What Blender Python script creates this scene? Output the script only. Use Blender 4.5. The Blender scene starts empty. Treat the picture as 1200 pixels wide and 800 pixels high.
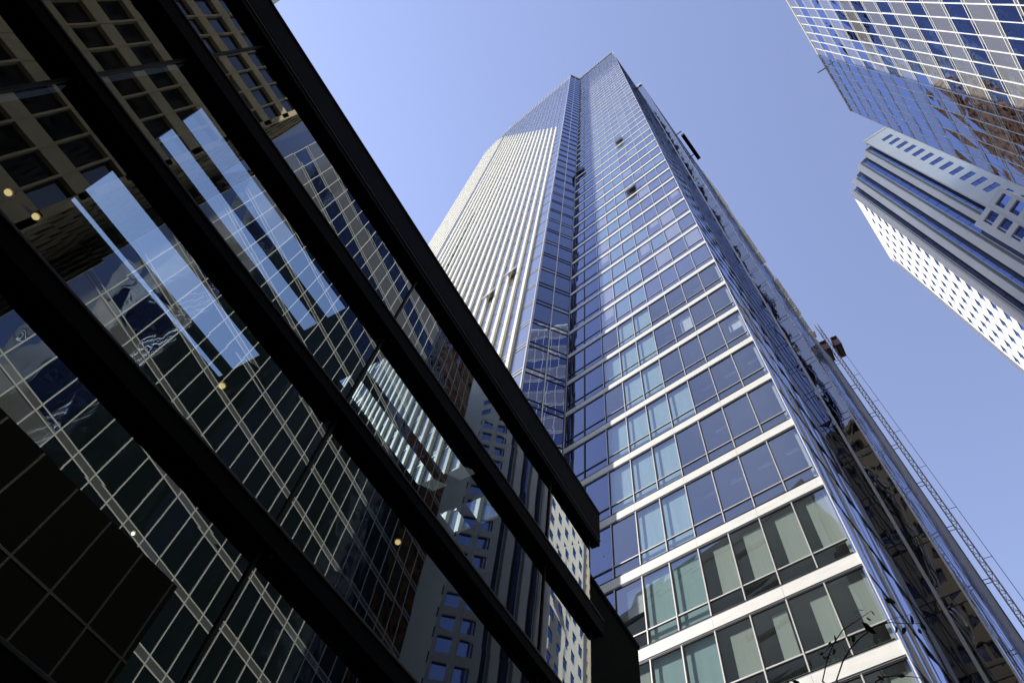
import bpy, math, random
from mathutils import Vector, Matrix
random.seed(7)
S = bpy.context.scene
COL = S.collection
EYE = 1.6                                   # eye height; every 'h' below is height above the eye

# ------------------------------------------------------------------ materials
def new_mat(name):
    m = bpy.data.materials.new(name); m.use_nodes = True
    nt = m.node_tree
    for n in list(nt.nodes): nt.nodes.remove(n)
    out = nt.nodes.new('ShaderNodeOutputMaterial')
    return m, nt, out

def noise(nt, scale, detail=4, rough=.55, stretch=None):
    tc = nt.nodes.new('ShaderNodeTexCoord')
    n = nt.nodes.new('ShaderNodeTexNoise')
    n.inputs['Scale'].default_value = scale; n.inputs['Detail'].default_value = detail
    n.inputs['Roughness'].default_value = rough
    if stretch:
        mp = nt.nodes.new('ShaderNodeMapping'); mp.inputs['Scale'].default_value = stretch
        nt.links.new(tc.outputs['Object'], mp.inputs['Vector']); nt.links.new(mp.outputs['Vector'], n.inputs['Vector'])
    else:
        nt.links.new(tc.outputs['Object'], n.inputs['Vector'])
    return n

def solid(name, col, rough=.6, metal=0., var=.12, scale=.8, spec=.4, stretch=None, bump=0., bscale=20):
    m, nt, out = new_mat(name)
    p = nt.nodes.new('ShaderNodeBsdfPrincipled')
    p.inputs['Roughness'].default_value = rough; p.inputs['Metallic'].default_value = metal
    p.inputs['Specular IOR Level'].default_value = spec
    n = noise(nt, scale, 6, .6, stretch)
    r = nt.nodes.new('ShaderNodeValToRGB')
    r.color_ramp.elements[0].position = .3; r.color_ramp.elements[1].position = .7
    r.color_ramp.elements[0].color = (*[c*(1-var) for c in col], 1)
    r.color_ramp.elements[1].color = (*[min(1, c*(1+var)) for c in col], 1)
    nt.links.new(n.outputs['Fac'], r.inputs['Fac']); nt.links.new(r.outputs['Color'], p.inputs['Base Color'])
    if bump:
        b = nt.nodes.new('ShaderNodeBump'); b.inputs['Strength'].default_value = bump
        n2 = noise(nt, bscale, 5); nt.links.new(n2.outputs['Fac'], b.inputs['Height'])
        nt.links.new(b.outputs['Normal'], p.inputs['Normal'])
    nt.links.new(p.outputs[0], out.inputs['Surface'])
    return m

def glazing(name, base, refl, f0=.12, gain=1.0, rough=.0, wave=.0, wscale=.5, clear=False, wstretch=None):
    """Coated glass: mirror reflection over a dark body (or over whatever stands behind it when clear)."""
    m, nt, out = new_mat(name)
    g = nt.nodes.new('ShaderNodeBsdfGlossy'); g.inputs['Color'].default_value = (*refl, 1)
    g.inputs['Roughness'].default_value = rough
    if clear:
        b = nt.nodes.new('ShaderNodeBsdfTransparent'); b.inputs['Color'].default_value = (*base, 1)
    else:
        b = nt.nodes.new('ShaderNodeBsdfDiffuse'); b.inputs['Color'].default_value = (*base, 1)
    # Schlick reflectance, the same from either side of the thin pane
    geo = nt.nodes.new('ShaderNodeNewGeometry')
    dp = nt.nodes.new('ShaderNodeVectorMath'); dp.operation = 'DOT_PRODUCT'
    nt.links.new(geo.outputs['Incoming'], dp.inputs[0]); nt.links.new(geo.outputs['Normal'], dp.inputs[1])
    ab = nt.nodes.new('ShaderNodeMath'); ab.operation = 'ABSOLUTE'; nt.links.new(dp.outputs['Value'], ab.inputs[0])
    om = nt.nodes.new('ShaderNodeMath'); om.operation = 'SUBTRACT'; om.use_clamp = True; om.inputs[0].default_value = 1
    nt.links.new(ab.outputs[0], om.inputs[1])
    pw = nt.nodes.new('ShaderNodeMath'); pw.operation = 'POWER'; pw.inputs[1].default_value = 5; nt.links.new(om.outputs[0], pw.inputs[0])
    fr = nt.nodes.new('ShaderNodeMath'); fr.operation = 'MULTIPLY_ADD'; fr.inputs[1].default_value = .957; fr.inputs[2].default_value = .043
    nt.links.new(pw.outputs[0], fr.inputs[0])
    ma = nt.nodes.new('ShaderNodeMath'); ma.operation = 'MULTIPLY_ADD'; ma.use_clamp = True
    ma.inputs[1].default_value = gain; ma.inputs[2].default_value = f0
    nt.links.new(fr.outputs[0], ma.inputs[0])
    mx = nt.nodes.new('ShaderNodeMixShader')
    nt.links.new(ma.outputs[0], mx.inputs[0]); nt.links.new(b.outputs[0], mx.inputs[1]); nt.links.new(g.outputs[0], mx.inputs[2])
    if wave:
        bp = nt.nodes.new('ShaderNodeBump'); bp.inputs['Strength'].default_value = 1.0; bp.inputs['Distance'].default_value = wave
        n = noise(nt, wscale, 1.5, .5, wstretch)
        nt.links.new(n.outputs['Fac'], bp.inputs['Height'])
        nt.links.new(bp.outputs['Normal'], g.inputs['Normal'])
    nt.links.new(mx.outputs[0], out.inputs['Surface'])
    return m

def lamp_mat(name, col, st):
    m, nt, out = new_mat(name)
    e = nt.nodes.new('ShaderNodeEmission'); e.inputs[0].default_value = (*col, 1); e.inputs[1].default_value = st
    nt.links.new(e.outputs[0], out.inputs['Surface']); return m

BLUE = (.62, .72, 1.0)
M = dict(
    white=solid('white_metal_panel', (.75, .74, .71), .45, var=.07, scale=1.4, stretch=(1, 1, 4)),
    trim=solid('pale_aluminium_trim', (.55, .54, .52), .4, .3, var=.06),
    grey=solid('grey_aluminium', (.24, .245, .26), .4, .4, var=.1),
    darkmet=solid('dark_grey_metal', (.03, .032, .035), .45, .3, var=.2),
    black=solid('black_painted_steel', (.0018, .0018, .0018), .6, 0, var=.25, scale=1.5, spec=.03),
    blackrub=solid('black_gasket', (.008, .008, .009), .6, spec=.2),
    ledgetip=solid('worn_black_steel_edge', (.012, .011, .010), .5, .2, var=.5, scale=5),
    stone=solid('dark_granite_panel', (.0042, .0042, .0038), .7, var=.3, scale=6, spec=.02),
    joint=solid('dark_joint', (.006, .006, .006), .8),
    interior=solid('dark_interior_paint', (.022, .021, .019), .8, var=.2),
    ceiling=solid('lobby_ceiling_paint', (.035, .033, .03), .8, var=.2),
    slab=solid('room_ceiling_paint', (.5, .5, .48), .8, var=.06),
    room=solid('room_wall_paint', (.24, .24, .24), .8, var=.2),
    curtain=solid('pale_curtain_cloth', (.40, .43, .39), .9, var=.06, scale=2.5, stretch=(6, 6, .3)),
    teal=solid('teal_roller_shade', (.32, .44, .46), .85, var=.08, scale=1.2, stretch=(3, 3, .4)),
    blind=solid('white_roller_blind', (.62, .63, .66), .8, var=.04),
    pot=solid('plant_leaves', (.10, .14, .06), .7, var=.4, scale=12),
    concrete=solid('white_precast_concrete', (.74, .735, .72), .75, var=.05, scale=.25, bump=.05, bscale=6),
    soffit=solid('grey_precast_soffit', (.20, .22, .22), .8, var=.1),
    tan=solid('tan_stone', (.60, .47, .29), .8, var=.12, scale=.7),
    tan2=solid('brown_stone', (.30, .24, .16), .8, var=.15, scale=.5),
    beige=solid('beige_stone', (.55, .48, .38), .8, var=.08, scale=.4),
    sgrey=solid('grey_green_concrete', (.33, .36, .33), .8, var=.12, scale=.3),
    wmull=solid('white_mullion_paint', (.72, .71, .64), .45, var=.04),
    greypane=None,
    fin=solid('cream_fin_paint', (.84, .79, .66), .5, var=.03),
    bark=solid('grey_brown_bark', (.035, .028, .022), .9, var=.4, scale=20, bump=.4, bscale=60),
    leaf=solid('dark_green_leaf', (.035, .055, .02), .55, var=.35, scale=8),
    asphalt=solid('asphalt', (.05, .05, .052), .9, var=.2, scale=3, bump=.3, bscale=80),
    paving=solid('concrete_paving', (.28, .27, .25), .85, var=.12, scale=2, bump=.2, bscale=40),
    kerb=solid('granite_kerb', (.33, .33, .32), .8, var=.1, scale=4),
    line=solid('white_road_paint', (.78, .78, .76), .7, var=.1, scale=5),
    red=solid('dark_red_paint', (.03, .011, .011), .5, var=.25, scale=3),
    steel=solid('galvanised_steel', (.022, .021, .026), .6, .0, var=.2, scale=4),
    bluepan=solid('dark_blue_panel', (.035, .06, .14), .6, var=.1),
    brick=solid('orange_brown_brick', (.42, .17, .05), .85, var=.5, scale=.6),
    lamp=lamp_mat('warm_lamp_glow', (1.0, .62, .24), 1.3),
    lampw=lamp_mat('white_lamp_glow', (1.0, .9, .75), 6.0),
    brass=solid('brass_trim', (.5, .33, .12), .35, .8, var=.1),
)
M['greypane'] = glazing('grey_fritted_glass', (.19, .19, .185), (.60, .68, .90), .26, 1.0, wave=.004, wscale=.9)
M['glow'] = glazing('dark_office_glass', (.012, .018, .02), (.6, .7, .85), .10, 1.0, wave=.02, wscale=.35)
M['gblue'] = glazing('blue_mirror_glass', (.010, .014, .03), (.55, .68, 1.0), .34, 1.0, wave=.045, wscale=.35)
M['tclear'] = glazing('clear_window_glass', (.88, .93, .92), (.76, .80, .93), .19, 1.05, clear=True)
M['tdark'] = glazing('blue_window_glass', (.07, .077, .092), (.76, .80, .93), .28, 1.2, wave=.002, wscale=.7)
M['tteal'] = glazing('shaded_window_glass', (.14, .22, .26), (.76, .80, .93), .24, 1.2, wave=.002, wscale=.7)
M['tblind'] = glazing('blind_window_glass', (.27, .28, .31), (.76, .80, .93), .24, 1.2)
M['tside'] = glazing('tower_side_glass', (.02, .024, .04), (.50, .56, .74), .40, 1.3, wave=.004, wscale=.30)
M['tfin'] = glazing('tower_left_glass', (.19, .19, .20), (.74, .79, .92), .27, 1.1, wave=.004, wscale=.5)
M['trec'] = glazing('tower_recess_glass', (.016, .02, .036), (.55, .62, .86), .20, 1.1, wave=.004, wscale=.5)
M['twing'] = glazing('tower_wing_glass', (.012, .012, .012), (.72, .72, .75), .30, 1.2, wave=.045, wscale=.7, wstretch=(1, 1, .35))
M['crown'] = solid('crown_metal_screen', (.34, .36, .42), .35, .5, var=.06, scale=1, stretch=(8, 8, .1))
M['wglass'] = glazing('white_block_glass', (.018, .026, .06), (.40, .55, 1.0), .30, 1.0, wave=.002, wscale=.6)
M['darkwin'] = glazing('dark_masonry_window_glass', (.014, .016, .02), (.8, .85, 1.0), .06, 1.2)
M['lobby'] = glazing('lobby_glass', (.25, .33, .38), (.86, .92, .90), .10, 1.35, wave=.0022, wscale=.45, clear=True)

# ------------------------------------------------------------------ mesh helpers
class MB:
    def __init__(s): s.v, s.f, s.m, s.ms = [], [], [], []
    def mi(s, m):
        if m not in s.ms: s.ms.append(m)
        return s.ms.index(m)
    def quad(s, pts, m):
        i = len(s.v); s.v += [tuple(p) for p in pts]; s.f.append(tuple(range(i, i+len(pts)))); s.m.append(s.mi(m))
    def hexa(s, p, m):
        """p: 4 bottom points (ccw seen from above) then 4 top points"""
        i = len(s.v); s.v += [tuple(q) for q in p]; k = s.mi(m)
        for f in ((3, 2, 1, 0), (4, 5, 6, 7), (0, 1, 5, 4), (1, 2, 6, 5), (2, 3, 7, 6), (3, 0, 4, 7)):
            s.f.append(tuple(i+j for j in f)); s.m.append(k)
    def box(s, x0, x1, y0, y1, z0, z1, m):
        s.hexa([(x0, y0, z0), (x1, y0, z0), (x1, y1, z0), (x0, y1, z0), (x0, y0, z1), (x1, y0, z1), (x1, y1, z1), (x0, y1, z1)], m)
    def tube(s, pts, rads, m, n=6):
        pts = [Vector(p) for p in pts]; rings = []
        for k, p in enumerate(pts):
            d = (pts[min(k+1, len(pts)-1)] - pts[max(k-1, 0)]).normalized()
            a = d.cross(Vector((.31, .87, .4))).normalized(); b = d.cross(a)
            i = len(s.v)
            for j in range(n):
                t = 2*math.pi*j/n
                s.v.append(tuple(p + (a*math.cos(t)+b*math.sin(t))*rads[k]))
            rings.append(i)
        k = s.mi(m)
        for r0, r1 in zip(rings, rings[1:]):
            for j in range(n):
                s.f.append((r0+j, r0+(j+1) % n, r1+(j+1) % n, r1+j)); s.m.append(k)
        s.f.append(tuple(rings[0]+j for j in range(n))[::-1]); s.m.append(k)
        s.f.append(tuple(rings[-1]+j for j in range(n))); s.m.append(k)
    def ball(s, c, r, m, seg=10, ring=6):
        i = len(s.v); k = s.mi(m)
        for a in range(ring+1):
            for b in range(seg):
                th = math.pi*a/ring; ph = 2*math.pi*b/seg
                s.v.append((c[0]+r*math.sin(th)*math.cos(ph), c[1]+r*math.sin(th)*math.sin(ph), c[2]+r*math.cos(th)))
        for a in range(ring):
            for b in range(seg):
                s.f.append((i+a*seg+b, i+(a+1)*seg+b, i+(a+1)*seg+(b+1) % seg, i+a*seg+(b+1) % seg)); s.m.append(k)
    def build(s, name, parent=None, bevel=0, smooth=False):
        me = bpy.data.meshes.new(name); me.from_pydata(s.v, [], s.f)
        for m in s.ms: me.materials.append(m)
        me.polygons.foreach_set('material_index', s.m)
        if smooth: me.polygons.foreach_set('use_smooth', [True]*len(s.f))
        me.update()
        o = bpy.data.objects.new(name, me); COL.objects.link(o)
        if parent:
            o.parent = parent; o.matrix_parent_inverse = parent_inv(parent)
        if bevel:
            b = o.modifiers.new('bevel', 'BEVEL'); b.width = bevel; b.segments = 2; b.limit_method = 'ANGLE'
        return o

def parent_inv(p):
    return Matrix.Identity(4) if p.parent else Matrix.Translation(p.location).inverted()

def thing(name, label, cat, loc=(0, 0, 0), group=None):
    o = bpy.data.objects.new(name, None); COL.objects.link(o); o.location = loc
    o['label'] = label; o['category'] = cat
    if group: o['group'] = group
    return o
def tag(o, label, cat, group=None):
    o['label'] = label; o['category'] = cat
    if group: o['group'] = group
    return o
def struct(name, mb):
    o = mb.build(name); o['kind'] = 'structure'; return o
def stuff(o): o['kind'] = 'stuff'; return o

class Wall:
    """A vertical wall plane: t runs along it, d outwards, h is height above the eye."""
    def __init__(s, a, b, flip=False):
        s.o = Vector((a[0], a[1], 0)); v = Vector((b[0]-a[0], b[1]-a[1], 0)); s.L = v.length; s.u = v.normalized()
        n = Vector((s.u.y, -s.u.x, 0)); s.n = -n if flip else n; s.flip = flip
    def p(s, t, d, h): return s.o + s.u*t + s.n*d + Vector((0, 0, h+EYE))
    def box(s, mb, t0, t1, d0, d1, h0, h1, m):
        q = [(t0, d1), (t1, d1), (t1, d0), (t0, d0)]
        if s.flip: q = q[::-1]
        mb.hexa([s.p(t, d, h0) for t, d in q] + [s.p(t, d, h1) for t, d in q], m)
    def pane(s, mb, t0, t1, d, h0, h1, m, j=0.):
        r = lambda: random.uniform(-j, j)
        q = [s.p(t0, d+r(), h0), s.p(t1, d+r(), h0), s.p(t1, d+r(), h1), s.p(t0, d+r(), h1)]
        if s.flip: q = q[::-1]
        mb.quad(q, m)

# ------------------------------------------------------------------ camera, sky, sun
R = ((0.86243354, -0.40850054, -0.29889079), (0.49752887, 0.79278334, 0.35207897), (0.09313119, -0.45235151, 0.88696375))
cam = bpy.data.objects.new('camera', bpy.data.cameras.new('camera')); COL.objects.link(cam)
cam.data.lens = 24; cam.data.sensor_width = 36; cam.data.clip_start = .05; cam.data.clip_end = 5000
cam.matrix_world = Matrix(((R[0][0], -R[0][1], -R[0][2], 0), (R[1][0], -R[1][1], -R[1][2], 0), (R[2][0], -R[2][1], -R[2][2], EYE), (0, 0, 0, 1)))
S.camera = cam

SUN_AZ, SUN_EL = math.radians(-110.), math.radians(43)      # azimuth from +y, clockwise
w = bpy.data.worlds.new('World'); S.world = w; w.use_nodes = True
nt = w.node_tree; bg = nt.nodes['Background']
sk = nt.nodes.new('ShaderNodeTexSky'); sk.sky_type = 'NISHITA'; sk.sun_disc = False
sk.sun_elevation = SUN_EL; sk.sun_rotation = SUN_AZ
sk.altitude = 0; sk.air_density = 1.0; sk.dust_density = .1; sk.ozone_density = 2.0
hs = nt.nodes.new('ShaderNodeHueSaturation'); hs.inputs['Saturation'].default_value = .83
hs.inputs['Hue'].default_value = .515
nt.links.new(sk.outputs[0], hs.inputs['Color']); nt.links.new(hs.outputs[0], bg.inputs['Color'])
bg.inputs['Strength'].default_value = .15
sun = bpy.data.objects.new('sun', bpy.data.lights.new('sun', 'SUN')); COL.objects.link(sun)
sun.data.energy = 4.2; sun.data.angle = math.radians(.5); sun.data.color = (1, .95, .86)
sd = Vector((math.sin(SUN_AZ)*math.cos(SUN_EL), math.cos(SUN_AZ)*math.cos(SUN_EL), math.sin(SUN_EL)))
sun.rotation_euler = sd.to_track_quat('Z', 'Y').to_euler(); sun.location = sd*300
S.view_settings.view_transform = 'Standard'; S.view_settings.look = 'None'
S.view_settings.exposure = 1.0; S.view_settings.gamma = 1
S.cycles.max_bounces = 10; S.cycles.glossy_bounces = 5; S.cycles.transparent_max_bounces = 12
S.cycles.sample_clamp_indirect = 6

# ------------------------------------------------------------------ ground
g = MB(); g.box(-600, 600, -600, 600, -1, -.15, M['asphalt']); struct('road', g)
g = MB(); g.box(-3.45, 2.6, -9, 15.5, -.14, 0, M['paving'])
struct('pavement', g)
g = MB(); g.box(2.604, 2.76, -9, 15.5, -.14, .01, M['kerb']); struct('kerb', g)
g = MB()
for k in range(9): g.quad([(10.9, -24+k*6, -.146), (11.05, -24+k*6, -.146), (11.05, -21+k*6, -.146), (10.9, -21+k*6, -.146)], M['line'])
struct('road_marking', g)

# ------------------------------------------------------------------ residential tower
H = 196.6
A = (.15, 16.0); uF = Vector((-.986, .167, 0))
B = (A[0]+uF.x*10.6, A[1]+uF.y*10.6)
C = (-12.0, 15.7); D = (-32.4, 19.15); E_ = (-42.4, 22.1)
A2 = (1.96, 27.05); G1 = (3.385, 26.81); G2 = (8.45, 57.2)
K1 = (-12, 49)
TW = thing('residential_tower', 'very tall blue glass tower with white floor bands and a ribbed left wing', 'tower', (-12, 30, 0))
front = Wall(A, B, flip=True); rec = Wall(B, C, flip=True); left = Wall(C, D, flip=True); left2 = Wall(D, E_, flip=True)
right = Wall(A, A2); wing = Wall(A2, G1); side = Wall(G1, G2)
back = Wall(G2, K1); back2 = Wall(K1, E_)

BANDS = [2.0, 5.3, 8.6, 11.9] + [14.76 + 3.345*k for k in range(54)]
T = [0.0, 1.09, 2.24, 3.38, 4.54, 5.68, 6.80, 7.97, 9.28, 10.6]
NLOW = 11                                     # floors whose rooms are modelled behind the glass
LOWTOP = BANDS[NLOW]

# walls with no rooms behind them, and roof
mb = MB()
def poly_slab(mb, pts, h, m): mb.quad([(x, y, h+EYE) for x, y in pts], m)
poly_slab(mb, [A, A2, G1, G2, K1, E_, D, C, B], H-1.0, M['grey'])
back.pane(mb, 0, back.L, 0, -EYE, H, M['tdark']); back2.pane(mb, 0, back2.L, 0, -EYE, H, M['tdark'])
mb.build('rear_wall', TW)
# rooms of the lower floors
mb = MB()
front.box(mb, .25, 10.3, -3.3, -3.1, -EYE, LOWTOP, M['room'])
front.box(mb, .02, .12, -3.1, -.12, -EYE, LOWTOP, M['slab'])
front.box(mb, 10.3, 10.5, -3.1, -.12, -EYE, LOWTOP, M['room'])
mb.build('room_wall', TW)
for k in range(NLOW+1):
    mb = MB(); front.box(mb, .13, 10.28, -3.09, -.10, BANDS[k]-.17, BANDS[k]+.17, M['slab']); mb.build('floor_slab', TW)

# spandrel bands of the front, one per storey
for k, b in enumerate(BANDS):
    mb = MB()
    hh = .195 if k < 48 else .10
    m = M['white'] if k < 50 else M['trim']
    prev = -.05
    for j in range(0, 9, 2):                   # panels butt with a fine joint
        t1 = T[min(j+2, 9)] + (.0 if j < 8 else 0)
        front.box(mb, prev+.004, t1-.004, -.1, .03, b-hh, b+hh, m); prev = t1
    front.box(mb, -.05, 10.59, -.09, .012, b+hh, b+hh+.045, M['grey'])
    front.box(mb, -.05, 10.59, -.09, .012, b-hh-.05, b-hh, M['grey'])
    mb.build('spandrel_band', TW)
# mullions of the front
for j, t in enumerate(T[1:-1]):
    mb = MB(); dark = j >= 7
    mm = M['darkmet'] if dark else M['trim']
    for b0, b1 in zip(BANDS, BANDS[1:]):
        if b1 > H-24: break
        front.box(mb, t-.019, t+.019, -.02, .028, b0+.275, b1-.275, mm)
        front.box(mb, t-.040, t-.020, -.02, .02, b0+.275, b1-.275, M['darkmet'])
    mb.build('mullion', TW)
mb = MB(); front.box(mb, -.085, -.052, -.1, .06, -EYE, H-.2, M['white']); mb.build('corner_trim', TW)

# windows: a tall pane above a short one
def kind_at(k, j):
    if j in (4, 5): return 'teal'
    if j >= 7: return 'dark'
    r = random.random()
    if k > 4 and random.random() < (.35 if j == 6 else .14): return 'teal'
    if k < 4: return 'curtain'
    if k == 4: return 'curtain' if j != 6 else 'blind'
    if j == 6: return 'blind' if r < .6 else 'clear'
    if k < 8: return 'hblind' if r < .35 else 'clear'
    return 'blind' if r < .26 else ('hblind' if r < .4 else 'clear')

def window_low(k, j):
    b0, b1 = BANDS[k], BANDS[k+1]; t0, t1 = T[j]+.022, T[j+1]-.042
    lo, hi, tr = b0+.275, b1-.275, b0+.82
    kd = kind_at(k, j)
    mb = MB()
    gm = M['tclear'] if kd != 'dark' else M['trec']
    front.pane(mb, t0, t1, -.02, lo, tr-.03, gm, .003); front.pane(mb, t0, t1, -.02, tr+.03, hi, gm, .004)
    fm = M['trim'] if j < 7 else M['darkmet']
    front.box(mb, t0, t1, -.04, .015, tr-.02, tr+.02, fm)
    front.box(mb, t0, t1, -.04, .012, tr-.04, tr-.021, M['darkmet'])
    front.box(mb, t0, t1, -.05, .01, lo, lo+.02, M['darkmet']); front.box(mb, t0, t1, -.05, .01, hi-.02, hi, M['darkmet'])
    o = mb.build('window', TW)
    w_ = t1-t0
    c = MB()
    if kd == 'teal':
        front.box(c, t0, t1, -.16, -.13, lo, hi, M['teal']); c.build('roller_shade', o)
    elif kd == 'curtain':
        f0, f1 = random.choice((.03, .03, .05, .10)), random.choice((.52, .60, .62, .66, .70))
        front.box(c, t0+w_*f0, t0+w_*f1, -.16, -.13, tr+.05, hi-random.uniform(.18, .26), M['curtain'])
        c.build('curtain', o)
        if k == 3 and j < 3:
            p = MB()
            for q in range(26):
                ct = front.p(t0+random.uniform(.1, .8), -.22+random.uniform(-.06, .06), lo+.1+random.uniform(-.02, .2))
                a = Vector((random.uniform(-1, 1), random.uniform(-1, 1), random.uniform(-.4, 1))).normalized()*.07
                b_ = a.cross(Vector((random.random(), random.random(), random.random()))).normalized()*.03
                p.quad([ct-a, ct+b_, ct+a, ct-b_], M['pot'])
            p.build('houseplant', o)
    elif kd == 'blind':
        dr = random.uniform(.35, .95)*(hi-tr)
        front.box(c, t0+.12*w_, t1-.28*w_, -.26, -.24, hi-.1-dr, hi-.08, M['blind']); c.build('blind', o)
    elif kd == 'hblind':
        front.box(c, t0+.18*w_, t1-.3*w_, -.7, -.62, hi-.35, hi-.25, M['blind']); c.build('blind', o)
ind = 0
for k in range(1, NLOW):
    for j in range(len(T)-1): window_low(k, j)
# the remaining windows above, too many and too small to be single parts
mb = MB()
for k in [0] + list(range(NLOW, len(BANDS)-1)):
    for j in range(len(T)-1):
        b0, b1 = BANDS[k], BANDS[k+1]; t0, t1 = T[j]+.022, T[j+1]-.042
        r = random.random(); kd = kind_at(k, j)
        gm = {'teal': M['tteal'], 'blind': M['tblind'], 'curtain': M['tblind'], 'dark': M['trec']}.get(kd, M['tdark'])
        if k > 20 and kd == 'clear' and r < min(.6, (k-20)*.022): gm = M['tblind'] if r > .1 else M['tteal']
        if b1 > H-34: gm = M['tteal'] if r < .5 else M['tblind']
        tr = b0+.82
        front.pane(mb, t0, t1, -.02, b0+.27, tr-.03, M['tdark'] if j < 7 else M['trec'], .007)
        if kd == 'blind' and r < .5:
            hm = tr+.03+(b1-.27-tr)*random.uniform(.2, .6)
            front.pane(mb, t0, t1, -.02, tr+.03, hm, M['tdark'], .002); front.pane(mb, t0+.12, t1-.25, -.017, hm, b1-.3, M['tblind'], .0)
            front.pane(mb, t0, t1, -.021, hm, b1-.27, M['tdark'], .0)
        else:
            front.pane(mb, t0, t1, -.02, tr+.03, b1-.27, gm, .008)
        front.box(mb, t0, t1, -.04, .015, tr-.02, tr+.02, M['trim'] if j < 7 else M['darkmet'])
stuff(mb.build('upper_window', TW))
# crown: fine upright metal screen
mb = MB()
front.box(mb, -.05, 10.6, -.3, -.2, H-26, H, M['crown'])
n = 60
for i in range(n): front.box(mb, 10.6*i/n, 10.6*i/n+.06, -.19, -.06, H-24, H-.3, M['crown'])
front.box(mb, -.1, 10.62, -.3, .1, H-.28, H, M['white'])
mb.build('crown_screen', TW)
# top-hung windows standing open on the front
for t0, h0, wd in ((3.45, 62.2, 1.0), (3.42, 85.4, 1.0), (9.33, 87.4, 1.1)):
    mb = MB(); k = max(i for i, b in enumerate(BANDS) if b < h0)
    hi = BANDS[k+1]-.3; lo = BANDS[k]+.9; dz = .35
    q = [front.p(t0, .06, hi), front.p(t0+wd, .06, hi), front.p(t0+wd, .06+dz, lo), front.p(t0, .06+dz, lo)]
    q2 = [v + front.n*.05 for v in q]
    mb.hexa(q[::-1]+q2[::-1], M['grey']); mb.build('open_window', TW)

# recess side of the left wing (two panes wide, in shade)
mb = MB(); L = rec.L
for b0, b1 in zip(BANDS, BANDS[1:]):
    for t0, t1 in ((.05, L/2-.03), (L/2+.03, L-.06)):
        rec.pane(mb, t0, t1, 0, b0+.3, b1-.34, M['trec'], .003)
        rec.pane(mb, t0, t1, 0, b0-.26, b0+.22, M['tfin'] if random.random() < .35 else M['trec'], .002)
    rec.box(mb, .02, L-.02, -.05, .04, b0-.34, b0-.27, M['darkmet']); rec.box(mb, .02, L-.02, -.05, .04, b0+.23, b0+.30, M['darkmet'])
stuff(mb.build('recess_window', TW))
for t, m in ((.02, M['grey']), (L/2, M['trim']), (L-.03, M['trim'])):
    mb = MB(); rec.box(mb, t-.035, t+.035, -.04, .09, -EYE, H-.2, m); mb.build('recess_mullion', TW)
mb = MB(); rec.box(mb, 0, L, -.2, .08, H-.19, H+.02, M['trim']); mb.build('parapet', TW)

# ribbed left wing: white fins over glass
def fin_top(s):                                # the fins stop along a slanting fold
    return min(H-2, 116 + s*3.0)
def left_run(W, s0, name):
    mb = MB(); t = 0
    n = int(W.L/1.1)+1
    for b0, b1 in zip(BANDS, BANDS[1:]):
        if b0 < 14: continue
        for i in range(n):
            t0, t1 = i*1.1+.0, min(i*1.1+1.1, W.L)
            if t1 <= t0: continue
            gm = M['tfin']
            W.pane(mb, t0, t1, 0, b0+.25, b1-.25, gm, .004)
        W.box(mb, 0, W.L, -.06, .03, b0-.25, b0-.16, M['trim']); W.box(mb, 0, W.L, -.06, .03, b0+.16, b0+.25, M['trim'])
        W.box(mb, 0, W.L, -.06, 0., b0-.155, b0+.155, M['grey'])
    W.box(mb, 0, W.L, -.3, .02, H-9, H, M['crown'])
    stuff(mb.build(name, TW))
    for i in range(1, n):
        t = i*1.1+.3; 
        if t > W.L: break
        mb = MB(); ft = fin_top(s0+t)
        q = [(t-.17, .02), (t-.13, .20), (t+.13, .20), (t+.17, .02)]
        mb.hexa([W.p(a, d, 8) for a, d in q]+[W.p(a, d, ft) for a, d in q], M['fin'])
        W.box(mb, t-.02, t+.02, .02, .10, ft+.01, H-.5, M['trim'])
        mb.build('fin', TW)
left_run(left, 0, 'left_window'); left_run(left2, left.L, 'far_left_window')
mb = MB(); left.box(mb, -.06, .02, -.05, .10, -EYE, H, M['trim']); mb.build('corner_trim', TW)
for t0, h0 in ((3.0, 55.0), (5.2, 53.2)):
    mb = MB(); hi, lo, dz = h0+1.4, h0-.9, .45
    q = [left.p(t0, .06, hi), left.p(t0+.85, .06, hi), left.p(t0+.85, .06+dz, lo), left.p(t0, .06+dz, lo)]
    q2 = [v+left.n*.06 for v in q]; mb.hexa(q[::-1]+q2[::-1], M['trim'])
    left.box(mb, t0, t0+.85, .005, .02, lo, lo+.8, M['darkmet']); mb.build('open_window', TW)
for i in range(7):                             # one open louvre per storey, stepping down a column
    t0 = 15.65+.02*i; h0 = 98-i*3.345
    mb = MB(); left.box(mb, t0+.2, t0+.5, .01, .25, h0, h0+1.8, M['blackrub']); mb.build('open_louvre', TW)

# right face, seen edge on
mb = MB()
nr = 9; tilt = []
for i in range(nr):
    p = right.o + right.u*(right.L*(i+.5)/nr)
    need = math.degrees(math.atan2(3.5-p.x, 26.8-p.y)); inc = math.degrees(math.atan2(p.x, p.y))
    tilt.append(math.tan(math.radians(max(0, (need+inc)/2-9.3))) if i < 5 else 0)
for k, (b0, b1) in enumerate(zip(BANDS, BANDS[1:])):
    for i in range(nr):
        t0, t1 = right.L*i/nr, right.L*(i+1)/nr
        d = tilt[i]*(t1-t0)                    # the first panes stand a little askew, saw-tooth fashion
        q = [right.p(t0, -d+random.uniform(-.004, .004), b0+.12), right.p(t1, random.uniform(-.004, .004), b0+.12), right.p(t1, random.uniform(-.004, .004), b1-.12), right.p(t0, -d+random.uniform(-.004, .004), b1-.12)]
        mb.quad(q, M['tside'])
stuff(mb.build('right_window', TW))
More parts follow.
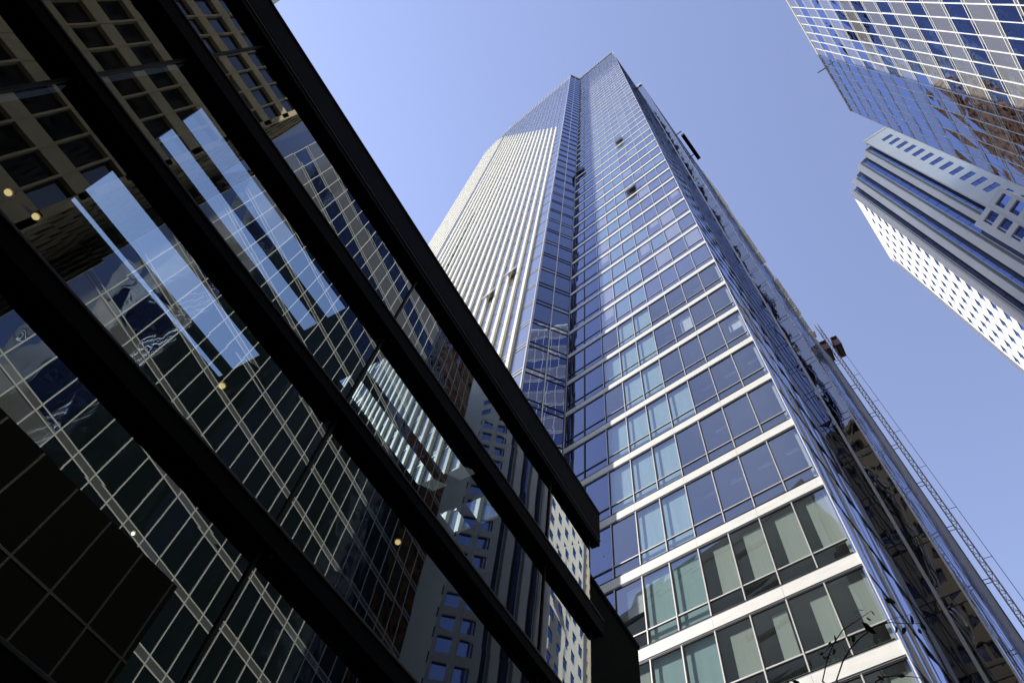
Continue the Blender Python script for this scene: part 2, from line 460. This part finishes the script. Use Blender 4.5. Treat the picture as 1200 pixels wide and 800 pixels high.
for k, b in enumerate(BANDS):
    mb = MB(); right.box(mb, .02, right.L-.01, -.05, .006, b-.12, b+.12, M['tside'] if k % 2 else M['tside'])
    right.box(mb, .02, right.L-.01, .007, .02, b-.03, b+.03, M['darkmet']); mb.build('right_band', TW)
mb = MB(); right.box(mb, 0, right.L, -.2, .03, H-8, H-.01, M['crown']); mb.build('right_crown', TW)
# right wing face
mb = MB(); tp = (0.02, .39, .53, 1.40)
for b0, b1 in zip(BANDS, BANDS[1:]):
    for t0, t1, m in ((.01, .39, M['twing']), (.53, 1.38, M['twing'])):
        wing.pane(mb, t0, t1, 0, b0+.30, b1-.30, m, .004)
        wing.pane(mb, t0, t1, 0, b0-.24, b0+.24, m, .006)
        wing.box(mb, t0, t1, -.04, .008, b0-.28, b0-.245, M['darkmet']); wing.box(mb, t0, t1, -.04, .008, b0+.245, b0+.28, M['darkmet'])
stuff(mb.build('wing_window', TW))
mb = MB(); wing.box(mb, .395, .525, -.05, .10, -EYE, H-.4, M['trim']); mb.build('pilaster', TW)
mb = MB(); wing.box(mb, 1.385, 1.47, -.05, .06, -EYE, H-.4, M['white']); mb.build('corner_trim', TW)
mb = MB(); wing.box(mb, -.02, 1.5, -1.2, .08, H-.39, H+.5, M['white']); mb.build('parapet', TW)
# right wing side with its balconies
mb = MB(); ns = 18
for b0, b1 in zip(BANDS, BANDS[1:]):
    for i in range(ns):
        side.pane(mb, side.L*i/ns, side.L*(i+1)/ns, 0, b0+.2, b1-.2, M['tside'] if i < 14 else M['tblind'], .006)
    side.box(mb, 0, side.L, -.05, .01, b0-.2, b0+.2, M['tside'])
stuff(mb.build('side_window', TW))
for i in range(1, 9):
    mb = MB(); t = side.L*i/9; side.box(mb, t-.05, t+.05, .011, .016, -EYE, H-.4, M['trim']); mb.build('side_mullion', TW)
for k in range(NLOW+16, len(BANDS)-1):
    if random.random() < .22: continue
    mb = MB(); b = BANDS[k]; t0 = side.L-random.choice((2.6, 3.4, 4.2)); dd = random.choice((.25, .4, .55))
    side.box(mb, t0, side.L, .02, dd, b-.16, b+.16, M['white'])
    side.box(mb, t0, side.L, dd-.05, dd, b+.161, b+1.15, M['trim'])
    mb.build('balcony', TW)
# lower rear block on the far right
mb = MB(); RB = Wall((8.5, 57.6), (9.75, 62.4)); FB = Wall((6.5, 57.9), (8.5, 57.6))
HB = 98
for b0, b1 in zip(BANDS, BANDS[1:]):
    if b1 > HB: break
    RB.pane(mb, 0, RB.L, 0, b0+.15, b1-.15, M['bluepan'], .004); RB.box(mb, 0, RB.L, -.2, .012, b0-.15, b0+.15, M['darkmet'])
    FB.pane(mb, 0, FB.L, 0, b0-.15, b1-.15, M['tdark'], .004)
mb.quad([(6.5, 57.9, HB+EYE), (8.5, 57.6, HB+EYE), (9.75, 62.4, HB+EYE), (6.5, 63, HB+EYE)], M['grey'])
RB.box(mb, RB.L-.12, RB.L, .013, .09, -EYE, HB, M['darkmet'])
mb.build('rear_block', TW)
mb = MB(); mb.tube([(2.7, 27.6, H+EYE-.4), (2.7, 27.6, H+EYE+7)], [.07, .03], M['steel']); mb.build('antenna', TW)

# ------------------------------------------------------------------ window cleaning platform hanging off the roof edge
gn = thing('cleaning_platform', 'long black window cleaning platform hanging at the tower roof edge', 'platform', (7.7, 48, H-4))
def PL(t, d, h): return side.p(t, d, h)
mb = MB(); side.box(mb, 17.0, 25.0, .7, 1.7, H-5.4, H-5.1, M['black']); mb.build('deck', gn, .04)
for dd in (.7, 1.65):
    mb = MB(); side.box(mb, 17.0, 25.0, dd, dd+.05, H-5.08, H-4.0, M['black']); mb.build('guard_rail', gn)
for t in (17.02, 24.4):
    mb = MB(); side.box(mb, t, t+.55, .78, 1.62, H-5.09, H-3.5, M['darkmet']); mb.build('hoist_motor', gn, .05)
    mb = MB(); mb.tube([PL(t+.3, 1.2, H-3.55), PL(t+.3, 1.2, H+1.2)], [.03, .03], M['steel']); mb.build('cable', gn)
for t in (17.3, 24.7):
    mb = MB(); side.box(mb, t-.12, t+.12, -2.5, 1.45, H+1.0, H+1.3, M['darkmet']); side.box(mb, t-.1, t+.1, -2.3, -2.0, H-1, H+.99, M['darkmet'])
    mb.build('davit_arm', gn)

# ------------------------------------------------------------------ construction hoist
hx, hy = 11.15, 65.0
ho = thing('construction_hoist', 'lattice hoist mast with a dark red car running up the tower side', 'hoist', (hx, hy, -.15))
mb = MB(); TOPM = 110+EYE; r = .24
cs = [(-r, -r), (r, -r), (r, r), (-r, r)]
for cx, cy in cs: mb.tube([(hx+cx, hy+cy, -.15), (hx+cx, hy+cy, TOPM)], [.04, .04], M['steel'], 5)
z = 0.
while z < TOPM-1.2:
    for i in range(4):
        a, b = cs[i], cs[(i+1) % 4]
        mb.tube([(hx+a[0], hy+a[1], z), (hx+b[0], hy+b[1], z)], [.028, .028], M['steel'], 4)
        mb.tube([(hx+a[0], hy+a[1], z), (hx+b[0], hy+b[1], z+1.2)], [.024, .024], M['steel'], 4)
    z += 1.2
mb.build('mast', ho)
mb = MB()
for cx in (-.08, .08):
    mb.tube([(hx+1.1, hy+cx, 0), (hx+1.1, hy+cx, TOPM-12)], [.016, .016], M['steel'], 4)
mb.build('cable', ho)
for k in range(13):
    z = 10+k*7.4; mb = MB()
    for dy in (-.3, .3): mb.tube([(hx-r, hy+dy, z), (hx-1.55, hy+dy, z+.0)], [.045, .045], M['steel'], 5)
    mb.tube([(hx-1.45, hy-.3, z), (hx-1.45, hy+.3, z)], [.045, .045], M['steel'], 5)
    mb.tube([(hx+r, hy, z+2.6), (hx+1.15, hy, z+2.6)], [.03, .03], M['steel'], 4)
    mb.build('wall_tie', ho)
hz = 101.5
for sx in (-1, 1):
    x0, x1 = (hx-1.45, hx-.36) if sx < 0 else (hx+.36, hx+1.35)
    mb = MB(); mb.box(x0, x1, hy-1.3, hy+1.3, hz, hz+.15, M['red'])
    mb.box(x0, x1, hy-1.3, hy+1.3, hz+2.5, hz+2.65, M['red'])
    for px in (x0, x1-.1):
        for py in (-1.3, -.05, 1.2): mb.box(px, px+.1, hy+py, hy+py+.1, hz+.151, hz+2.499, M['red'])
    mb.box(x0+.101, x1-.101, hy-1.28, hy-1.24, hz+.151, hz+1.6, M['red']); mb.box(x0+.101, x1-.101, hy+1.24, hy+1.28, hz+.151, hz+2.4, M['darkmet'])
    mb.box(x0+.3, x1-.3, hy-.9, hy+.9, hz-.25, hz-.001, M['darkmet'])
    mb.build('car', ho)
mb = MB(); mb.box(hx-1.8, hx-.9, hy-.9, hy+.4, 107+EYE, 107.1+EYE, M['trim']); mb.build('landing_gate', ho)

# ------------------------------------------------------------------ low lobby building with black ledges (left)
LX = -3.5; Y0, Y1 = -9.5, 7.0
LB = thing('lobby_building', 'low dark glass lobby front with long black horizontal ledges', 'building', (LX-4, 0, 0))
JY = [Y0, -8.1, -4.72, -1.37, 1.94, 5.68, Y1]
LEDGE = [(8.37, 8.50, .10), (6.64, 6.90, .12), (4.98, 5.13, .12), (3.343, 3.52, .12), (1.72, 1.87, .12), (.1, .27, .12)]
for h0, h1, p in LEDGE:
    mb = MB(); mb.box(LX-.05, LX+p, Y0-.02, Y1+.17, h0+EYE, h1+EYE, M['black'])
    mb.box(LX+.012, LX+p+.012, Y0-.02, Y1+.18, h1+EYE-.022, h1+EYE+.004, M['ledgetip'])
    for yb_ in JY[:-1]:
        for s_ in (.06, 1.7): mb.tube([(LX+p*.55, yb_+s_, h0+EYE-.012), (LX+p*.55, yb_+s_, h0+EYE+.01)], [.012, .012], M['ledgetip'], 8)
    mb.build('ledge', LB, .012)
mb = MB(); mb.box(LX-.05, LX+.10, Y0-.02, Y1+.19, 8.55+EYE, 9.16+EYE, M['black'])
mb.box(LX-.05, LX+.118, Y0-.02, Y1+.2, 9.13+EYE, 9.165+EYE, M['ledgetip'])
mb.box(LX-.3, LX+.06, Y0-.02, Y1+.03, 8.505+EYE, 8.545+EYE, M['darkmet']); mb.build('cornice', LB, .012)
rows = [(6.905, 8.365), (5.135, 6.635), (3.525, 4.975), (1.875, 3.338), (.275, 1.715), (-1.55, .095)]
for h0, h1 in rows:
    for y0, y1 in zip(JY, JY[1:]):
        mb = MB(); q = lambda: LX+random.uniform(-.004, .004)
        mb.quad([(q(), y0+.012, h0+EYE), (q(), y1-.012, h0+EYE), (q(), y1-.012, h1+EYE), (q(), y0+.012, h1+EYE)], M['lobby'])
        mb.build('glass_pane', LB)
        if y1 == Y1: continue
        mb = MB(); mb.box(LX-.03, LX+.02, y1-.012, y1+.012, h0+EYE-.02, h1+EYE+.02, M['blackrub'])
        mb.box(LX-.14, LX-.031, y1-.02, y1+.02, h0+EYE-.02, h1+EYE+.02, M['darkmet']); mb.build('glazing_joint', LB)
CH = 8.45; BX = -13.5
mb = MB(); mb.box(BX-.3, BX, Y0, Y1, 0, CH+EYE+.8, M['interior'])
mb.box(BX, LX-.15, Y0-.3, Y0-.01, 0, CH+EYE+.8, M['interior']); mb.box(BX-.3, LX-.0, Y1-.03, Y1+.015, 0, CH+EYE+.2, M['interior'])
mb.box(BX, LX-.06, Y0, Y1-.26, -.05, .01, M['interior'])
mb.build('interior_wall', LB)
# ceiling with two skylight slots
xa0, xa1, xb0, xb1 = -.844*CH, -.742*CH, -.645*CH, -.552*CH
ya, yb = -.146*CH, .218*CH
mb = MB(); z0, z1 = CH+EYE, CH+EYE+.06
xc0, xc1, yc, yd, ye, yf = -.65*CH, -.546*CH, .325*CH, .582*CH, .655*CH, .71*CH
for x0, x1, y0, y1 in ((BX, LX-.06, Y0, ya), (BX, LX-.06, yb, yc), (BX, xc0, yc, Y1-.04), (xc1, LX-.06, yc, Y1-.04), (xc0, xc1, yd, ye), (xc0, xc1, yf, Y1-.04), (BX, xa0, ya, yb), (xa1, xb0, ya, yb), (xb1, LX-.06, ya, yb)):
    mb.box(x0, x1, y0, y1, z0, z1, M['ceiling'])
mb.build('ceiling', LB)
for x, ya_, yb_ in ((-.818*CH, ya, yb), (-.602*CH, ya, yb), (-.60*CH, yc, yd), (-.60*CH, ye, yf)):
    mb = MB(); mb.box(x-.07, x+.07, ya_, yb_, z0-.03, z1-.002, M['interior']); mb.build('skylight_beam', LB)
for x, y in ((-.919, -.204), (-.909, -.154), (-.842, .214+.02), (-.831, .263), (-.768, .624), (-.759, .676), (-.493, -.204), (-.494, -.146-.01), (-1.255, .42), (-1.216, .910*.93), (-1.169, .905*.93)):
    if y*CH > Y1-.4: continue
    x, y = x*CH, y*CH; small = x < -9
    mb = MB(); mb.tube([(x, y, z0-.03), (x, y, z0-.001)], [.075, .075], M['brass'], 12); o = mb.build('downlight', LB)
    mb = MB(); mb.ball((x, y, z0-.035), .05 if not small else .03, M['lamp'] if not small else M['lampw']); mb.build('bulb', o)
for y in (-6.5, -3.6, 2.2, 5.0, 6.3):
    mb = MB(); mb.box(BX, LX-.2, y-.12, y+.12, z0-.35, z0-.003, M['ceiling']); mb.build('ceiling_beam', LB)
for x, y in ((-6.0, -2.6), (-6.0, 4.9)):
    mb = MB(); mb.tube([(x, y, .01), (x, y, z0-.36)], [.22, .22], M['interior'], 16); mb.build('column', LB)
mb = MB(); mb.box(-9.6, -9.5, -3, 6, 2.2, 5.2, M['tan2']); mb.build('interior_screen', LB)

# dark stone wall between lobby and tower
dwt = thing('stone_wall', 'dark granite panelled wall between the lobby corner and the tower', 'wall', (-5, 7.9, 0))
mb = MB(); mb.box(-9.5, LX-.02, 7.025, 8.72, 0, 7.62+EYE, M['stone']); mb.build('panel', dwt, .01)
mb = MB(); mb.box(-9.52, LX, 7.02, 8.74, 7.623+EYE, 7.70+EYE, M['stone']); mb.build('coping', dwt)
mb = MB()
for h in (5.6, 3.5, 1.4): mb.box(LX-.0195, LX-.0165, 7.1, 8.71, h+EYE, h+EYE+.02, M['joint'])
mb.build('panel_joint', dwt)

# ------------------------------------------------------------------ glass office block (upper right), sunlit white grid
GB = thing('grid_office_block', 'blue mirror glass office block with a white window grid, top right', 'office block', (30, 16, 0))
HG = 120.0
gw = Wall((23.5, -1.6), (29.5, 36.6), flip=True)
PH = 3.875; NR = 31; NC = 26; PW = gw.L/NC
cells = []
for r_ in range(NR):
    for c in range(NC): cells.append((r_, c))
cells_small = MB()
def cell(mb, r_, c):
    h0 = HG-1-(r_+1)*PH; t0 = c*PW
    if h0 < 1: return
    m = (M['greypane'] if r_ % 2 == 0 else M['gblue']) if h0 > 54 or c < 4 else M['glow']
    gw.pane(mb, t0, t0+PW, 0, h0+.12, h0+PH-.12, m, .034 if m is M['gblue'] else .014)
single = set((r_, c) for r_ in range(0, 13) for c in range(9, 17) if len(cells) and True)
single = set(sorted(single)[:100])
for r_, c in cells:
    if (r_, c) in single:
        mb = MB(); cell(mb, r_, c); mb.build('window', GB)
    else: cell(cells_small, r_, c)
stuff(cells_small.build('far_window', GB))
for c in range(NC+1):
    mb = MB(); t = c*PW; gw.box(mb, t-.034, t+.034, -.05, .05, .5, HG-.5, M['wmull']); mb.build('mullion', GB)
for r_ in range(NR):
    h0 = HG-1-r_*PH
    if h0 < 2: break
    mb = MB()
    gw.box(mb, .05, gw.L-.05, -.05, .03, h0-.12, h0-.03+.0, M['wmull']); gw.box(mb, .05, gw.L-.05, -.05, .03, h0+.03+.35, h0+.12+.35, M['wmull'])
    gw.box(mb, .05, gw.L-.05, -.06, .012, h0-.028, h0+.378, M['greypane'])
    mb.build('transom', GB)
mb = MB()
P = [(23.5, -1.6), (29.5, 36.6), (62, 31), (56, -7)]
mb.quad([(x, y, HG+EYE-.6) for x, y in P][::-1], M['grey'])
for a, b in ((P[1], P[2]), (P[2], P[3]), (P[3], P[0])):
    mb.quad([(a[0], a[1], 0), (b[0], b[1], 0), (b[0], b[1], HG+EYE), (a[0], a[1], HG+EYE)], M['tdark'])
mb.build('rear_wall', GB)
mb = MB(); gw.box(mb, 0, gw.L, -.4, .1, HG-.49, HG+.1, M['trim']); mb.build('parapet', GB)
mb = MB(); gw.box(mb, -.02, gw.L, -.3, .2, -EYE, .4, M['darkmet']); mb.build('plinth', GB)
mb = MB(); p = gw.p(30.4, -.3, HG-.2); mb.tube([p, p+gw.n*1.6+Vector((0, 0, .5))], [.10, .07], M['darkmet']); mb.build('flagpole', GB)

# added black block standing in for shadow low on the grid block, seen mirrored
DB = thing('shadow_block', 'added low black block standing in for shadow, mirrored at the lower left of the lobby glass', 'building', (22, 4, 0))
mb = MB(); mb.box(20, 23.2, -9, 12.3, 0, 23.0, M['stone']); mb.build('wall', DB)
for y in range(-8, 13, 2):  # dim bars drawn as the shadowed window grid
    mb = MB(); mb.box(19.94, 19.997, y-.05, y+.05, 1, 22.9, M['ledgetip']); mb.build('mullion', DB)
for z in range(3, 23, 4):
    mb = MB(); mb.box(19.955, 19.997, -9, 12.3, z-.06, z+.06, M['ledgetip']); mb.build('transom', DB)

# ------------------------------------------------------------------ white concrete tower (right)
WB = thing('white_concrete_tower', 'white concrete tower with sawtooth corner and blue ribbon windows, far right', 'tower', (45, 75, 0))
HW = 155.5
# shell
shell = [(43.69, 54.36), (40.09, 54.87), (40.0, 55.95), (37.95, 56.45), (38.1, 57.95), (36.45, 58.6), (36.6, 59.95), (34.95, 60.8), (35.0, 62.5), (33.75, 63.6), (33.19, 64.98), (36.0, 83.6), (60, 79), (56, 52)]
FL = 3.675
def sub(a, b, f): return (a[0]+(b[0]-a[0])*f, a[1]+(b[1]-a[1])*f)
mbs = MB()
mbs.quad([(x, y, HW+EYE-.8) for x, y in shell][::-1], M['concrete'])
for a, b in ((shell[11], shell[12]), (shell[12], shell[13]), (shell[13], shell[0])):
    mbs.quad([(a[0], a[1], 0), (b[0], b[1], 0), (b[0], b[1], HW+EYE), (a[0], a[1], HW+EYE)][::-1], M['concrete'])
mbs.build('rear_wall', WB)
def punched(W, cols, nfl, h_top, name, wh=.5, first=0):
    """concrete wall with punched windows: cols = [(t0,t1)...]; returns window boxes"""
    mb = MB(); ts = [0]
    for c in cols: ts += list(c)
    ts.append(W.L); wins = []
    for k in range(nfl):
        hi = h_top-k*FL; lo = hi-FL
        w1 = hi-FL*.22; w0 = w1-FL*wh
        W.box(mb, 0, W.L, -.4, 0, w1, hi, M['concrete']); W.box(mb, 0, W.L, -.4, 0, lo, w0, M['concrete'])
        for i in range(0, len(ts), 2): W.box(mb, ts[i], ts[i+1], -.4, 0, w0, w1, M['concrete'])
        for c in cols: wins.append((c[0], c[1], w0, w1))
    W.box(mb, 0, W.L, -.4, 0, -EYE, h_top-nfl*FL, M['concrete']); W.box(mb, 0, W.L, -.4, 0, h_top, HW, M['concrete'])
    mb.build(name, WB); return wins
NFL = 36
wide = Wall((43.69, 54.36), (38.83, 55.05), flip=True)
face = Wall((33.19, 64.98), (36.0, 83.6), flip=True)
face2 = Wall((33.75, 63.6), (33.19, 64.98), flip=True)
w1 = punched(wide, [(1.0, 3.0)], NFL, HW-3.2, 'wide_pier', .46)
fc = [(1.3+3.4*i, 1.3+3.4*i+1.75) for i in range(5)]
w2 = punched(face, fc, NFL, HW-3.6, 'side_wall', .52)
k = 0; rest = MB()
for W, ws, lim in ((wide, w1, 26), (face, w2, 74)):
    for i, (t0, t1, a, b) in enumerate(ws):
        if i < lim:
            mb = MB(); W.pane(mb, t0, t1, -.09, a, b, M['wglass'], .004)
            W.box(mb, (t0+t1)/2-.03, (t0+t1)/2+.03, -.085, -.06, a, b, M['darkmet']); mb.build('window', WB)
        else: W.pane(rest, t0, t1, -.09, a, b, M['wglass'], .004)
stuff(rest.build('lower_window', WB))
# continuous ribbons standing in front of the returns: follow the measured bearings
def on(az, r): return (r*math.sin(math.radians(az)), r*math.cos(math.radians(az)))
ribs = [(35.15, 34.25, 33.9, 33.15, 68.2), (33.05, 32.05, 31.66, 30.72, 68.9), (30.65, 29.7, 29.3, 28.5, 69.9), (28.43, 27.74, 27.4, 27.12, 71.2)]
for i, (a0, a1, a2, a3, r0) in enumerate(ribs):
    g0, g1 = on(a0, r0+.35), on(a1, r0); W = Wall(g0, g1, flip=True)
    mb = MB()
    for k in range(41):
        hi = HW-2.6-k*FL; lo = max(hi-FL, -EYE)
        if hi < 0: break
        W.pane(mb, 0, W.L, .0, lo+.05, hi-.05, M['wglass'], .008)
        W.box(mb, 0, W.L, -.05, .015, hi-.05, hi+.05, M['darkmet'])
    W.box(mb, W.L-.12, W.L, .016, .10, -EYE, HW-2.4, M['trim'])
    W.box(mb, 0, .16, .016, .06, -EYE, HW-2.4, M['darkmet'])
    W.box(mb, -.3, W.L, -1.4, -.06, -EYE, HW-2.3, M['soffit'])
    mb.build('ribbon_window', WB)
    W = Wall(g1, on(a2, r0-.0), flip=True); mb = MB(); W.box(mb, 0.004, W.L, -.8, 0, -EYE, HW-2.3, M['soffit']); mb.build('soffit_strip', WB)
    W = Wall(on(a2, r0-.25), on(a3, r0+.15), flip=True); mb = MB()
    W.box(mb, 0, W.L, -1.2, 0, -EYE, HW-.6-.4*i, M['concrete']); mb.build('pier', WB)
mb = MB(); face2.box(mb, 0, face2.L, -.5, -.0, -EYE, HW, M['concrete']); mb.build('corner_pier', WB)
mb = MB(); wide.box(mb, 0, wide.L, -1, .12, HW+.01, HW+.9, M['concrete']); mb.build('parapet', WB)
mb = MB(); face.box(mb, 0, face.L, -1, .06, HW+.01, HW+.6, M['concrete']); mb.build('parapet', WB)
# lower projecting bay
HL = 106.
lowb = Wall((41.2, 53.2), (36.6, 57.2), flip=True)
mb = MB(); lw = []
for k in range(27):
    hi = HL-1.2-k*FL; lowb.box(mb, 0, lowb.L, -.8, 0, hi, hi+1.35, M['concrete'])
    for t0, t1 in ((0, .5), (2.3, 3.2), (5.0, lowb.L)): lowb.box(mb, t0, t1, -.8, 0, hi-FL+1.35, hi, M['concrete'])
    for t0, t1 in ((.5, 2.3), (3.2, 5.0)): lw.append((t0, t1, hi-FL+1.35, hi))
lowb.box(mb, 0, lowb.L, -3.2, -.81, 6, HL+.1, M['concrete'])
mb.build('projecting_bay', WB)
rest = MB()
for i, (t0, t1, a, b) in enumerate(lw): lowb.pane(rest, t0, t1, -.3, a, b, M['wglass'], .004)
stuff(rest.build('bay_window', WB))

# ------------------------------------------------------------------ masonry blocks behind the camera, seen in the glass
def masonry(name, label, cat, x0, x1, y0, y1, Ht, wall_m, faces, fl, bw, wfrac, hfrac, nparts=0, thin=.0):
    o = thing(name, label, cat, ((x0+x1)/2, (y0+y1)/2, 0))
    mb = MB(); mb.box(x0+.5, x1-.5, y0+.5, y1-.5, 0, Ht, wall_m); mb.build('core', o)
    mb = MB(); gl = MB()
    for f in faces:
        W = {'-x': Wall((x0, y0), (x0, y1), flip=True), '+x': Wall((x1, y0), (x1, y1)), '+y': Wall((x0, y1), (x1, y1), flip=True), '-y': Wall((x0, y0), (x1, y0))}[f]
        n = max(1, round(W.L/bw)); b = W.L/n; nf = int((Ht-4)/fl)
        for k in range(nf+1):
            h0 = 2-EYE+k*fl
            W.box(mb, 0, W.L, -.45, 0, h0, min(h0+fl*(1-hfrac), Ht-EYE), wall_m)
        W.box(mb, 0, W.L, -.45, .01, -EYE, 2.-EYE, wall_m)
        W.box(mb, -.1, W.L+.1, -.5, .15, Ht-EYE-1.2, Ht-EYE+.01, wall_m)
        for i in range(n+1):
            t = i*b; wd = b*(1-wfrac)/2
            W.box(mb, max(0, t-wd), min(W.L, t+wd), -.44, -.02 if not thin else .06, -EYE+2, Ht-EYE-1.21, wall_m)
        W.pane(gl, 0, W.L, -.32, -EYE+2, Ht-EYE-1, M['darkwin'])
    mb.build('wall', o)
    gl.build('glazing', o)
    return o
masonry('tan_office_block', 'tan stone office block with dark windows mirrored in the lobby glass', 'office block', 22, 52, -48, -4.6, 82, M['tan'], ('-x', '+y'), 4.29, 1.66, .92, .68, thin=.1)
masonry('brown_tower', 'brown stone tower mirrored in the lower right panes', 'tower', -9.3, 8, -27, -12.5, 86, M['tan2'], ('+y', '+x'), 4.0, 2.6, .55, .5)
masonry('concrete_block', 'plain grey concrete block mirrored in the lower tower windows', 'building', -38, -10, -26, -10, 51.6, M['sgrey'], ('+y',), 4.3, 14., .30, .16)
masonry('beige_tower', 'distant beige tower with small square windows mirrored between two blocks', 'tower', 62, 84, -14, -3.2, 111, M['beige'], ('-x', '+y'), 3.8, 2.4, .5, .5)

masonry('brick_reflection_tower', 'unseen orange brown brick tower added to be mirrored in warped panes of the grid block', 'tower', -26, 3, 70, 96, 188, M['brick'], ('+x', '-y'), 3.9, 3.2, .6, .55)  # added out of sight to give the warped panes orange-brown reflections

masonry('cream_reflection_tower', 'unseen far cream stone tower added to be mirrored at the right end of the lobby glass', 'tower', 62, 92, 120, 138.6, 182, M['beige'], ('-x', '-y'), 3.8, 3.0, .45, .5)  # added, hidden behind the white tower, to fill the lobby glass reflection

# ------------------------------------------------------------------ young street tree, its twig tips in the lower right corner
TR = thing('street_tree', 'young street tree with thin bare twigs and a few dark leaves', 'tree', (.25, 4.3, 0))
mb = MB(); mb.tube([(.25, 4.3, 0), (.27, 4.32, 1.2), (.24, 4.34, 2.5), (.2, 4.36, 3.3)], [.06, .05, .035, .022], M['bark'], 8); mb.build('trunk', TR, smooth=True)
def az_pt(az, el, r=4.4):
    a, e = math.radians(az), math.radians(el); return Vector((r*math.sin(a), r*math.cos(a), r*math.tan(e)+EYE))
TWIGS = [dict(root=1,r=0.006,p=[(-0.493, 4.372, 4.768), (-0.411, 4.381, 4.928), (-0.337, 4.387, 5.028), (-0.253, 4.393, 5.11), (-0.162, 4.397, 5.145), (-0.102, 4.399, 5.171), (-0.027, 4.4, 5.2)]),dict(root=1,r=0.007,p=[(-0.421, 4.48, 4.822), (-0.338, 4.487, 4.949), (-0.261, 4.492, 5.031), (-0.175, 4.497, 5.093), (-0.053, 4.5, 5.152), (0.049, 4.5, 5.153), (0.133, 4.498, 5.113), (0.224, 4.494, 5.079)]),dict(root=0,r=0.003,p=[(-0.053, 4.5, 5.152), (0.042, 4.5, 5.174), (0.155, 4.497, 5.168), (0.226, 4.494, 5.167)]),dict(root=0,r=0.003,p=[(-0.337, 4.387, 5.028), (-0.293, 4.39, 5.034), (-0.241, 4.393, 5.054)]),dict(root=1,r=0.006,p=[(-0.24, 4.293, 4.581), (-0.174, 4.296, 4.623), (-0.124, 4.298, 4.637), (-0.057, 4.3, 4.628), (0.031, 4.3, 4.595), (0.092, 4.299, 4.562)]),dict(root=0,r=0.004,p=[(-0.124, 4.298, 4.637), (-0.137, 4.298, 4.688), (-0.101, 4.299, 4.648)]),dict(root=1,r=0.006,p=[(-0.779, 4.28, 4.725), (-0.699, 4.293, 4.774), (-0.645, 4.302, 4.772)]),dict(root=0,r=0.003,p=[(-0.337, 4.387, 5.028), (-0.391, 4.383, 4.991), (-0.425, 4.379, 4.965)]),]
leaves = MB()
def leaf(mb, c, d, s):
    d = d.normalized(); a = d.cross(Vector((random.uniform(-1, 1), random.uniform(-1, 1), random.uniform(-.3, 1)))).normalized()
    n = d.cross(a)
    base = c; 
    pts = [base, base+d*s*.35+a*s*.26+n*s*.06, base+d*s*.75+a*s*.18+n*s*.05, base+d*s, base+d*s*.75-a*s*.18+n*s*.05, base+d*s*.35-a*s*.26+n*s*.06]
    mid = [base+d*s*.35, base+d*s*.75]
    mb.quad([pts[0], mid[0], pts[1]], M['leaf']); mb.quad([pts[1], mid[0], mid[1], pts[2]], M['leaf']); mb.quad([pts[2], mid[1], pts[3]], M['leaf'])
    mb.quad([pts[0], pts[5], mid[0]], M['leaf']); mb.quad([pts[5], pts[4], mid[1], mid[0]], M['leaf']); mb.quad([pts[4], pts[3], mid[1]], M['leaf'])
for tw in TWIGS:
    pts = [Vector(p) for p in tw['p']]
    pts = [Vector((.2, 4.36, 3.28))] + pts if tw['root'] else pts
    n = len(pts); r0 = tw['r']
    mb = MB(); mb.tube(pts, [r0*(1-.75*i/(n-1)) for i in range(n)], M['bark'], 6); mb.build('twig', TR, smooth=True)
for c, s in [((-0.106, 4.419, 5.241),0.02925),((-0.074, 4.419, 5.237),0.026),((-0.027, 4.42, 5.217),0.02275),((-0.078, 4.419, 5.176),0.026),((-0.117, 4.418, 5.147),0.078),((-0.155, 4.417, 5.164),0.0325),((-0.198, 4.416, 5.07),0.039),((-0.241, 4.413, 5.072),0.02925),((-0.261, 4.412, 5.04),0.0325),((-0.29, 4.41, 5.027),0.039),((-0.31, 4.409, 5.045),0.03575),((-0.329, 4.408, 5.038),0.03575),((-0.349, 4.406, 5.002),0.0325),((-0.348, 4.406, 5.043),0.026),((-0.381, 4.404, 5.038),0.0195),((-0.426, 4.399, 4.984),0.02275),((-0.406, 4.401, 4.972),0.026),((-0.402, 4.402, 4.932),0.026),((-0.43, 4.399, 4.931),0.02275),((0.084, 4.419, 5.279),0.04875),((0.057, 4.42, 5.078),0.039),((0.079, 4.419, 5.049),0.0325),((0.125, 4.418, 5.027),0.03575),((0.172, 4.417, 5.018),0.0455),((0.217, 4.415, 5.018),0.039),((0.187, 4.416, 4.987),0.0325),((-0.094, 4.419, 4.723),0.05525),((-0.164, 4.417, 4.711),0.05525),((-0.137, 4.418, 4.696),0.0325),((-0.053, 4.42, 4.706),0.03575),((-0.218, 4.415, 4.71),0.04225),((-0.71, 4.363, 4.828),0.039),((-0.682, 4.367, 4.817),0.0325),((-0.825, 4.342, 4.869),0.0325),((0.091, 4.419, 4.638),0.039),((-0.871, 4.333, 4.852),0.039),((-0.912, 4.325, 4.854),0.03575),]:
    c = Vector(c); d = Vector((random.uniform(-1, 1), random.uniform(-.4, .4), random.uniform(-1.0, .5)))
    leaf(leaves, c, d, s*1.55)
leaves.build('foliage', TR)
